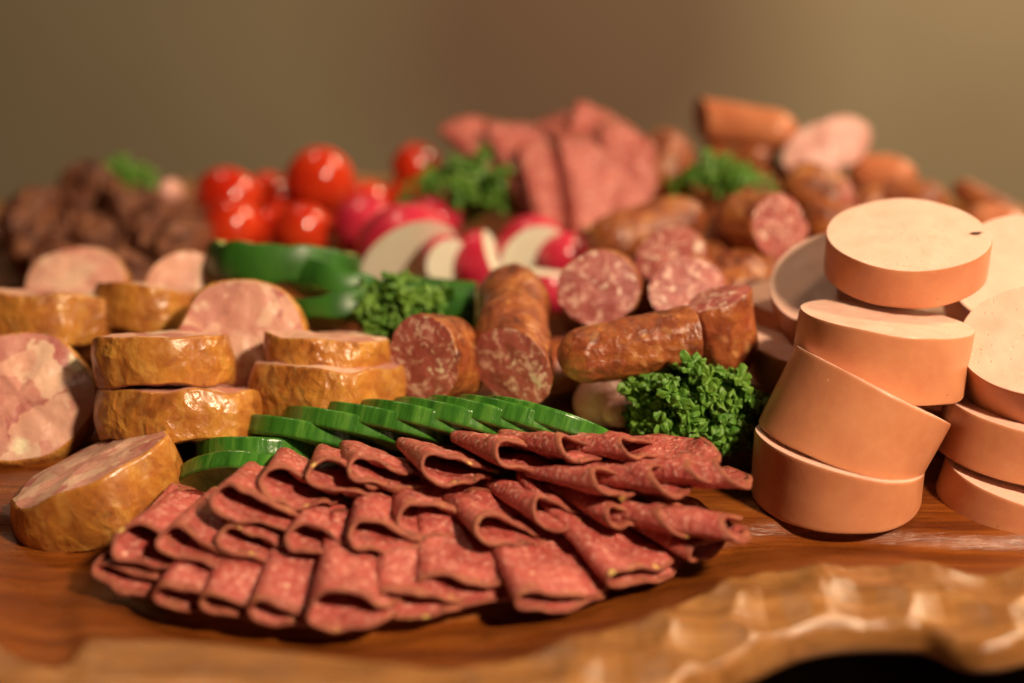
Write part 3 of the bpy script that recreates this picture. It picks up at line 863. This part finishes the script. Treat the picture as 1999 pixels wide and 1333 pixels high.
# ------------------------------------------------------------------ tomatoes and radishes
def ball(name, label, cat, group, c, r, skin, squash=.93, seed=0, cut=None, flesh=None, dimple=None, tilt=None):
    """sphere, or what is left of it on the inner side of a plane (normal cut, offset)"""
    sv = Vector((seed * 3.1, seed * 1.7, seed))
    ax = tilt or (0, 0, 1)
    Rm = frame(ax)
    inv = Rm.transposed()
    root = empty(name, Vector(c), Rm)
    tag(root, label, cat, group)
    NU, NV = 40, 24
    if cut is None:
        ver, fac = [], []
        for j in range(NV + 1):
            th = math.pi * j / NV
            for k in range(NU):
                a = k * math.tau / NU
                rr = r * (1 + .04 * noise.noise(Vector((math.cos(a) * math.sin(th), math.sin(a) * math.sin(th), math.cos(th))) * 1.3 + sv))
                dz = -.16 * r * math.exp(-(th / .28) ** 2) if dimple else 0
                ver.append((rr * math.sin(th) * math.cos(a), rr * math.sin(th) * math.sin(a), rr * math.cos(th) * squash + dz))
        for j in range(NV):
            for k in range(NU):
                i = (k + 1) % NU
                fac.append((j * NU + k, (j + 1) * NU + k, (j + 1) * NU + i, j * NU + i))
        mesh_obj('skin', ver, fac, skin, root)
        if dimple:
            v, f = [], []
            for q, (z, s_) in enumerate(((r * squash - .17 * r, .05), (r * squash + .05, .04))):
                for k in range(8):
                    a = k * math.tau / 8
                    v.append((s_ * math.cos(a), s_ * math.sin(a), z))
            f = [(k, (k + 1) % 8, 8 + (k + 1) % 8, 8 + k) for k in range(8)] + [tuple(range(8, 16))]
            for k in range(5):
                a = k * math.tau / 5
                b0 = len(v)
                for (q, wd, zz) in ((.05, .08, -.12), (.30, .10, -.10), (.55, .01, -.16)):
                    for sgn in (-1, 1):
                        x, y = q * r, sgn * wd * r
                        v.append((x * math.cos(a) - y * math.sin(a), x * math.sin(a) + y * math.cos(a), r * squash + zz * r + .06))
                f += [(b0, b0 + 2, b0 + 3, b0 + 1), (b0 + 2, b0 + 4, b0 + 5, b0 + 3)]
            mesh_obj('stem', v, f, M['stem'], root)
    else:
        nv, h = Vector(cut[0]).normalized(), cut[1]
        Q = inv @ frame(nv)
        th0 = math.acos(h)
        ver, fac = [], []
        for j in range(NV + 1):
            th = th0 + (math.pi - th0) * j / NV
            for k in range(NU):
                a = k * math.tau / NU
                p = Vector((math.sin(th) * math.cos(a), math.sin(th) * math.sin(a), math.cos(th)))
                ver.append(Q @ (p * r * (1 + .03 * noise.noise(p * 1.5 + sv))))
        for j in range(NV):
            for k in range(NU):
                i = (k + 1) % NU
                fac.append((j * NU + k, (j + 1) * NU + k, (j + 1) * NU + i, j * NU + i))
        mesh_obj('skin', ver, fac, skin, root)
        ring = [Vector(ver[k]) for k in range(NU)]
        cc = sum(ring, Vector()) / NU
        fv = [cc] + [cc.lerp(ring[k], s_) for s_ in (.5, 1) for k in range(NU)]
        ff = [(0, 1 + k, 1 + (k + 1) % NU) for k in range(NU)] + [(1 + k, 1 + NU + k, 1 + NU + (k + 1) % NU, 1 + (k + 1) % NU) for k in range(NU)]
        mesh_obj('flesh', fv, ff, flesh, root, smooth=False)
    return root


for k, (px, py, r, y, lab) in enumerate([
        (445, 392, 68, 11.2, 'cherry tomato at the upper left of the tomato heap'), (452, 446, 62, 8.2, 'cherry tomato at the lower left, right above the cucumber'),
        (524, 380, 46, 13.0, 'small cherry tomato half hidden between the two big upper ones'), (624, 352, 68, 11.0, 'biggest and topmost cherry tomato of the heap'),
        (716, 402, 50, 11.6, 'cherry tomato behind the round radish'), (592, 450, 58, 8.0, 'cherry tomato in the middle, below the topmost one'),
        (812, 326, 48, 13.2, 'single cherry tomato left of the large blurred parsley'), (530, 450, 50, 8.8, 'cherry tomato low in the shade between the two front tomatoes'),
        (560, 410, 45, 11.2, 'cherry tomato hidden in the shade under the topmost one'), (795, 395, 50, 13.0, 'cherry tomato under the single one, mostly behind the large blurred parsley'), (640, 405, 52, 11.8, 'cherry tomato right beneath the topmost one, in its shade')]):
    c = PY(px, py, y)
    ball('cherry_tomato', lab, 'tomato', 'heap of cherry tomatoes', c, r / ppc(c), M['tomato'], .95, 110 + k, dimple=True, tilt=(random.Random(k).uniform(-.6, .6), random.Random(k + 50).uniform(.3, 1), 0.5))
GR = 'cut radishes beside the tomatoes'
for k, (px, py, r, y, cut, lab) in enumerate([
        (714, 440, 64, 7.4, None, 'whole round radish beside the tomatoes'),
        (795, 500, 104, 3.2, ((.38, -.70, -.40), .12), 'large halved radish with its pale cut side to the viewer'),
        (848, 430, 52, 7.6, None, 'whole radish behind the large halved one'),
        (938, 510, 62, 3.0, ((.9, -.1, .35), .45), 'red radish piece right behind the leaning sausage'),
        (1040, 492, 74, 4.2, ((.22, -.75, -.18), .3), 'halved radish with white face and red skin above it'),
        (1098, 500, 52, 4.0, None, 'whole red radish left of the olive brown sausage'),
        (1068, 560, 56, .8, ((.1, .2, 1), .5), 'red radish piece low between the leaning sausage and the marbled face'),
        (868, 505, 48, 2.4, ((.45, -.80, -.1), .25), 'radish wedge with cream coloured cut side at the end of the large half')]):
    c = PY(px, py, y)
    ball('radish', lab, 'radish', GR, c, r / ppc(c), M['rskin'], .95, 130 + k, cut=cut, flesh=M['rflesh'])


# ------------------------------------------------------------------ folded salami slices
def salami(tip, phi, roll, pitch, R, H, label, group, seed, openh=.10, twist=0.0, bot=.75, shear=.9, kv=.62, sq=3.6):
    d = Vector((math.sin(R_(phi)), -math.cos(R_(phi)), 0))
    e = Vector((math.cos(R_(phi)), math.sin(R_(phi)), 0))
    up = Vector((0, 0, 1))
    back = (-d * math.cos(R_(pitch)) - up * math.sin(R_(pitch))).normalized()
    upp = e.cross(back).normalized()
    ex = e * math.cos(R_(roll)) - upp * math.sin(R_(roll))
    uz = ex.cross(back)
    Rm = Matrix((ex, back, uz)).transposed()
    root = empty('salami_slice', tip, Rm)
    tag(root, label, 'salami', group)
    rnd = random.Random(seed)
    sv = Vector((seed * 2.7, seed * 1.3, seed * .9))
    NU, NW = 41, 19

    def fmap(u, v):
        g = (R - v) / (2 * R)
        rf = H * (.40 + .60 * min(1, max(0, g * 1.25))) * (1 + .15 * noise.noise(Vector((v * .7, seed, 0))))
        s_ = abs(u)
        q0 = rf * math.pi / 2
        if s_ < q0:
            a = s_ / rf
            x, z = rf * (1 - math.cos(a)), rf * math.sin(a)
        else:
            q = min(1, (s_ - q0) / (R - q0))
            x = rf + (s_ - q0) * .97
            ez = openh if u > 0 else .05
            sm = q * q * (3 - 2 * q)
            z = rf * (1 - sm) + ez * sm
        if u < 0:
            z *= -bot
        wv = .17 * noise.noise(Vector((u * .8, v * .8, 0)) + sv) + .09 * noise.noise(Vector((u * 2.2, v * 2.2, 5)) + sv)
        z += wv * min(1, s_ / .8)
        x += twist * (v + R) * .1
        return Vector((x, (v + R) * kv + shear * (z + bot * rf), z))

    us = []
    for k in range(NU):
        q = 2 * k / (NU - 1) - 1
        us.append(R * .9995 * math.copysign(abs(q) ** 1.45 * (1 - .45 * abs(q) ** 3) / .55 if False else abs(q) ** 1.3, q))
    wob = lambda a: 1 + .07 * noise.noise(Vector((math.cos(a) * 1.4, math.sin(a) * 1.4, 0)) + sv)
    grid, nor = [], []
    for u in us:
        c_, n_ = [], []
        for j in range(NW):
            wj = math.sin((2 * j / (NW - 1) - 1) * math.pi / 2)
            v = R * max(1 - (abs(u) / R) ** sq, 1e-4) ** (1 / sq) * wj
            k = wob(math.atan2(v, u))
            uu, vv = u * min(1, k), v * k
            p = fmap(uu, vv)
            h = .02
            su = (fmap(uu + h, vv) - p).cross(fmap(uu, vv + h) - p)
            c_.append(p)
            n_.append(su.normalized() if su.length > 1e-9 else Vector((0, 0, 1)))
        grid.append(c_)
        nor.append(n_)
    T = .045
    ver, fac = [], []
    for sgn in (1, -1):
        for i in range(NU):
            for j in range(NW):
                ver.append(grid[i][j] + nor[i][j] * T * sgn)
    o2 = NU * NW
    for i in range(NU - 1):
        for j in range(NW - 1):
            a, b, c_, d_ = i * NW + j, (i + 1) * NW + j, (i + 1) * NW + j + 1, i * NW + j + 1
            fac.append((a, b, c_, d_))
            fac.append((o2 + d_, o2 + c_, o2 + b, o2 + a))
    mesh_obj('meat', ver, fac, M['salami'], root)
    loop = [(i, 0) for i in range(NU)] + [(i, NW - 1) for i in range(NU - 1, -1, -1)]
    ev, ef = [], []
    for i, j in loop:
        p, n_ = grid[i][j], nor[i][j]
        inn = grid[i][2 if j == 0 else NW - 3]
        if i in (0, NU - 1):
            inn = grid[1 if i == 0 else NU - 2][NW // 2]
        o = (p - inn)
        o = (o - n_ * o.dot(n_))
        o = o.normalized() if o.length > 1e-6 else Vector((1, 0, 0))
        k = noise.noise(p * 2.5 + sv)
        wdt = .15 + .14 * k
        hh = T + .006 + .010 * noise.noise(p * 5 + sv)
        for a, b in ((-wdt, hh * .93), (.0, hh), (.05, hh * .5), (.05, -hh * .5), (.0, -hh), (-wdt, -hh * .93)):
            ev.append(p + o * a + n_ * b)
    Lp = len(loop)
    for q in range(Lp):
        q2 = (q + 1) % Lp
        for k in range(5):
            ef.append((q * 6 + k, q2 * 6 + k, q2 * 6 + k + 1, q * 6 + k + 1))
    mesh_obj('spiced_edge', ev, ef, M['sedge'], root)
    return root


ORD = ['leftmost', 'second', 'third', 'fourth', 'fifth', 'sixth', 'seventh', 'eighth', 'ninth', 'tenth', 'eleventh', 'twelfth', 'thirteenth']


def srow(tips, rowname, z, roll, pitch, seed, R=2.6, H=.52, shear=1.0, rmin=1.75, dy=0, kv=.62, group='folded salami slices laid in three rows'):
    for k, tp in enumerate(tips):
        px, py, phi = tp[:3]
        kw = tp[3] if len(tp) > 3 else {}
        rnd = random.Random(seed + k)
        tip = P(px, py + dy, z + kw.get('dz', 0))
        near = [abs(q[0] - px) + .6 * abs(q[1] - py) for q in tips if q[0] > px]
        Rk = kw.get('R') or max(rmin, min(2.5, 1.3 * (min(near) if near else 150) / ppc(tip)))
        lab = f'folded salami slice, {ORD[k]}' + (' of the ' if k == 0 else ' from the left in the ') + rowname + ' row'
        salami(tip, phi + rnd.uniform(-3, 3), kw.get('roll', roll) + rnd.uniform(-3, 3), kw.get('pitch', pitch) + rnd.uniform(-2, 2),
               Rk * rnd.uniform(.96, 1.06), kw.get('H', H) * rnd.uniform(.88, 1.12), lab, group, seed + k, openh=kw.get('open', .1), shear=kw.get('shear', shear), bot=rnd.uniform(.4, .7), kv=kw.get('kv', kv))


srow([(185, 1120, -14), (300, 1162, -10), (390, 1178, -6), (485, 1192, -2), (600, 1212, 0, dict(H=.46, shear=.8)), (730, 1180, 2), (812, 1160, 6, dict(R=3.0, roll=10, shear=.5)), (1008, 1178, 16, dict(R=3.2)), (1190, 1138, 30, dict(R=3.0)), (1345, 1090, 44, dict(R=2.8))],
     'front', .72, 12, -8, 200, H=.28, shear=.3, rmin=2.6, kv=.74)
srow([(172, 1095, -18, dict(dz=-.6)), (215, 1040, -16), (300, 1045, -12), (420, 1040, -8), (555, 1040, -2), (682, 1035, 4), (780, 1010, 10), (935, 1028, 20), (1055, 998, 28), (1200, 1005, 38, dict(R=2.7)), (1320, 1015, 48, dict(R=2.7)), (1445, 1035, 60, dict(R=2.6, kv=.9))],
     'middle', 1.60, 18, 6, 230, H=.34, shear=1.2, rmin=2.5, kv=.58, dy=16)
srow([(408, 968, -4, dict(H=.32, R=2.6)), (505, 938, 0, dict(H=.34)), (598, 928, 4), (682, 915, 10), (830, 910, 18), (980, 893, 28), (1180, 948, 40, dict(R=2.5)), (1110, 882, 42, dict(dz=.2, R=2.4)), (1305, 945, 50, dict(R=2.6)), (1240, 878, 55, dict(dz=.2, R=2.4)), (1380, 925, 58, dict(R=2.4)), (1450, 930, 66, dict(open=.9, R=2.6, kv=.8))],
     'back', 2.35, 18, 12, 260, H=.38, shear=1.2, rmin=2.4, kv=.56, dy=6)

# large salami slices, blurred, at the back
GS = 'large salami slices heaped at the back'
for k, (px, py, y, phi, roll, pitch, R, H, lab) in enumerate([
        (985, 375, 8.0, 40, -20, -22, 2.5, .30, 'large blurred salami slice at the left end of the back heap'),
        (1020, 425, 6.6, 25, -10, -38, 2.5, .35, 'large blurred salami slice in the middle of the back heap'),
        (1050, 470, 5.0, 15, 0, -42, 2.3, .40, 'large blurred salami slice low above the radishes'),
        (1115, 470, 4.8, 8, 5, -42, 2.5, .40, 'large blurred salami slice above the slanting olive brown sausage'),
        (1120, 318, 8.2, 20, -16, -4, 2.7, .30, 'palest of the large blurred salami slices, on top of the back heap'),
        (1175, 435, 6.0, 0, 0, -40, 2.5, .40, 'large blurred salami slice beside the upright tan sausage'),
        (1085, 352, 8.0, -12, 12, -26, 2.6, .35, 'large blurred salami slice lying across the middle of the back heap'),
        (1205, 330, 8.6, 30, -6, -14, 2.6, .30, 'large blurred salami slice right behind the upright tan sausage')]):
    salami(PY(px, py, y), phi, roll, pitch, R, H, lab, GS, 300 + k, shear=.3, kv=.9, sq=2.6)


# ------------------------------------------------------------------ parsley
def leaf_mesh(seed):
    """one curly leaflet: frilled sheet whose crests roll over into little pillows"""
    rnd = random.Random(seed)
    k = rnd.choice((5, 6, 7))
    ph, ph2 = rnd.uniform(0, 6), rnd.uniform(0, 6)
    NR, NS = 7, 90
    sv = Vector((seed * 3.3, seed, 0))
    v, f = [(0, 0, 0)], []
    for q in range(1, NR + 1):
        s_ = q / NR
        for j in range(NS):
            a = j * math.tau / NS
            big = 1 + .30 * math.sin(3 * a + ph2)
            c = abs(math.sin(k / 2 * a + ph + .4 * math.sin(2 * a + ph2))) ** .6 if k % 2 == 0 else (.5 + .5 * math.sin(k * a + ph)) ** .5
            r1, z1 = .52 * math.sin(1.35 * s_) * big, .27 * math.sin(2.5 * s_) + .10 * math.sin(2 * a + ph)
            r0, z0 = .36 * s_ * big, -.05 * s_ + .10 * math.sin(2 * a + ph) * s_
            r = r0 + (r1 - r0) * c
            z = z0 + (z1 - z0) * c
            p = Vector((r * math.cos(a), r * math.sin(a), z))
            p += Vector((noise.noise(p * 5 + sv), noise.noise(p * 5 + sv * 2), noise.noise(p * 5 + sv * 3))) * .12 * s_
            v.append(p)
    for j in range(NS):
        f.append((0, 1 + j, 1 + (j + 1) % NS))
    for q in range(NR - 1):
        for j in range(NS):
            i = (j + 1) % NS
            f.append((1 + q * NS + j, 1 + (q + 1) * NS + j, 1 + (q + 1) * NS + i, 1 + q * NS + i))
    me = bpy.data.meshes.new('leaf')
    me.from_pydata([tuple(c * S for c in p) for p in v], [], f)
    me.polygons.foreach_set('use_smooth', [True] * len(me.polygons))
    me.materials.append(M['parsley'])
    return me


LEAVES = [leaf_mesh(s_) for s_ in range(8)]


def tube(v, f, a, b, r0, r1, bendv):
    base = len(v)
    fr = frame(b - a)
    for q in range(6):
        t_ = q / 5
        c = a.lerp(b, t_) + bendv * math.sin(math.pi * t_)
        r = r0 + (r1 - r0) * t_
        for k in range(7):
            an = k * math.tau / 7
            v.append(c + fr @ Vector((r * math.cos(an), r * math.sin(an), 0)))
    for q in range(5):
        for k in range(7):
            f.append((base + q * 7 + k, base + q * 7 + (k + 1) % 7, base + (q + 1) * 7 + (k + 1) % 7, base + (q + 1) * 7 + k))


def parsley(px, py, y, rx, ry, rz, n, label, seed, size=1.0):
    rnd = random.Random(seed)
    c = PY(px, py, y)
    base = c - Vector((0, 0, rz))
    root = empty('parsley_sprig', base)
    tag(root, label, 'parsley', 'sprigs of curly parsley')
    sv, sf = [], []
    for k in range(n):
        z = 1 - 1.45 * (k + .5) / n
        a = k * 2.39996 + rnd.uniform(-.4, .4)
        q = math.sqrt(max(0, 1 - z * z))
        rr = rnd.uniform(.62, 1.05) if k % 4 else rnd.uniform(.25, .6)
        rr *= .92 + .45 * noise.noise(Vector((math.cos(a) * q * 1.6, math.sin(a) * q * 1.6, z * 1.6 + seed * 5)))
        dirv = Vector((q * math.cos(a), q * math.sin(a), z))
        p = Vector((dirv.x * rx * rr, dirv.y * ry * rr, dirv.z * rz * rr + rz))
        nv = (Vector((dirv.x / rx, dirv.y / ry, dirv.z / rz + .15)).normalized() + Vector((rnd.uniform(-.6, .6), rnd.uniform(-.6, .6), rnd.uniform(-.4, .5)))).normalized()
        o = bpy.data.objects.new('leaf', LEAVES[rnd.randrange(8)])
        COL.objects.link(o)
        o.parent = root
        sc = rnd.uniform(.65, 1.15) * size
        o.matrix_local = Matrix.Translation(p * S) @ frame(nv, (rnd.uniform(-1, 1), rnd.uniform(-1, 1), .3)).to_4x4() @ Matrix.Scale(sc, 4)
        if k % 2 == 0:
            tube(sv, sf, Vector((0, 0, .1)), p - nv * .1, .07, .03, Vector((rnd.uniform(-.2, .2), rnd.uniform(-.2, .2), 0)))
    mesh_obj('stem', sv, sf, M['stem'], root)


parsley(1360, 808, -9.2, 2.4, 1.4, 1.7, 270, 'large sharp sprig of curly parsley between the salami and the bologna', 1, .66)
parsley(780, 612, -4.0, 1.75, 1.2, 1.25, 100, 'curly parsley sprig behind the short oval sausage piece', 2, .66)
parsley(922, 372, 8.6, 2.6, 1.9, 1.4, 50, 'large blurred parsley sprig above the radishes', 3, 1.1)
parsley(1412, 350, 7.2, 1.8, 1.2, .85, 32, 'blurred parsley sprig in front of the orange red sausage', 4, 1.0)
parsley(242, 347, 12.0, 1.15, .9, .65, 20, 'dark blurred parsley sprig on top of the dried meat', 5, 1.0)
parsley(98, 405, 11.5, .8, .7, .5, 12, 'dim small parsley sprig low at the back left', 6, .9)
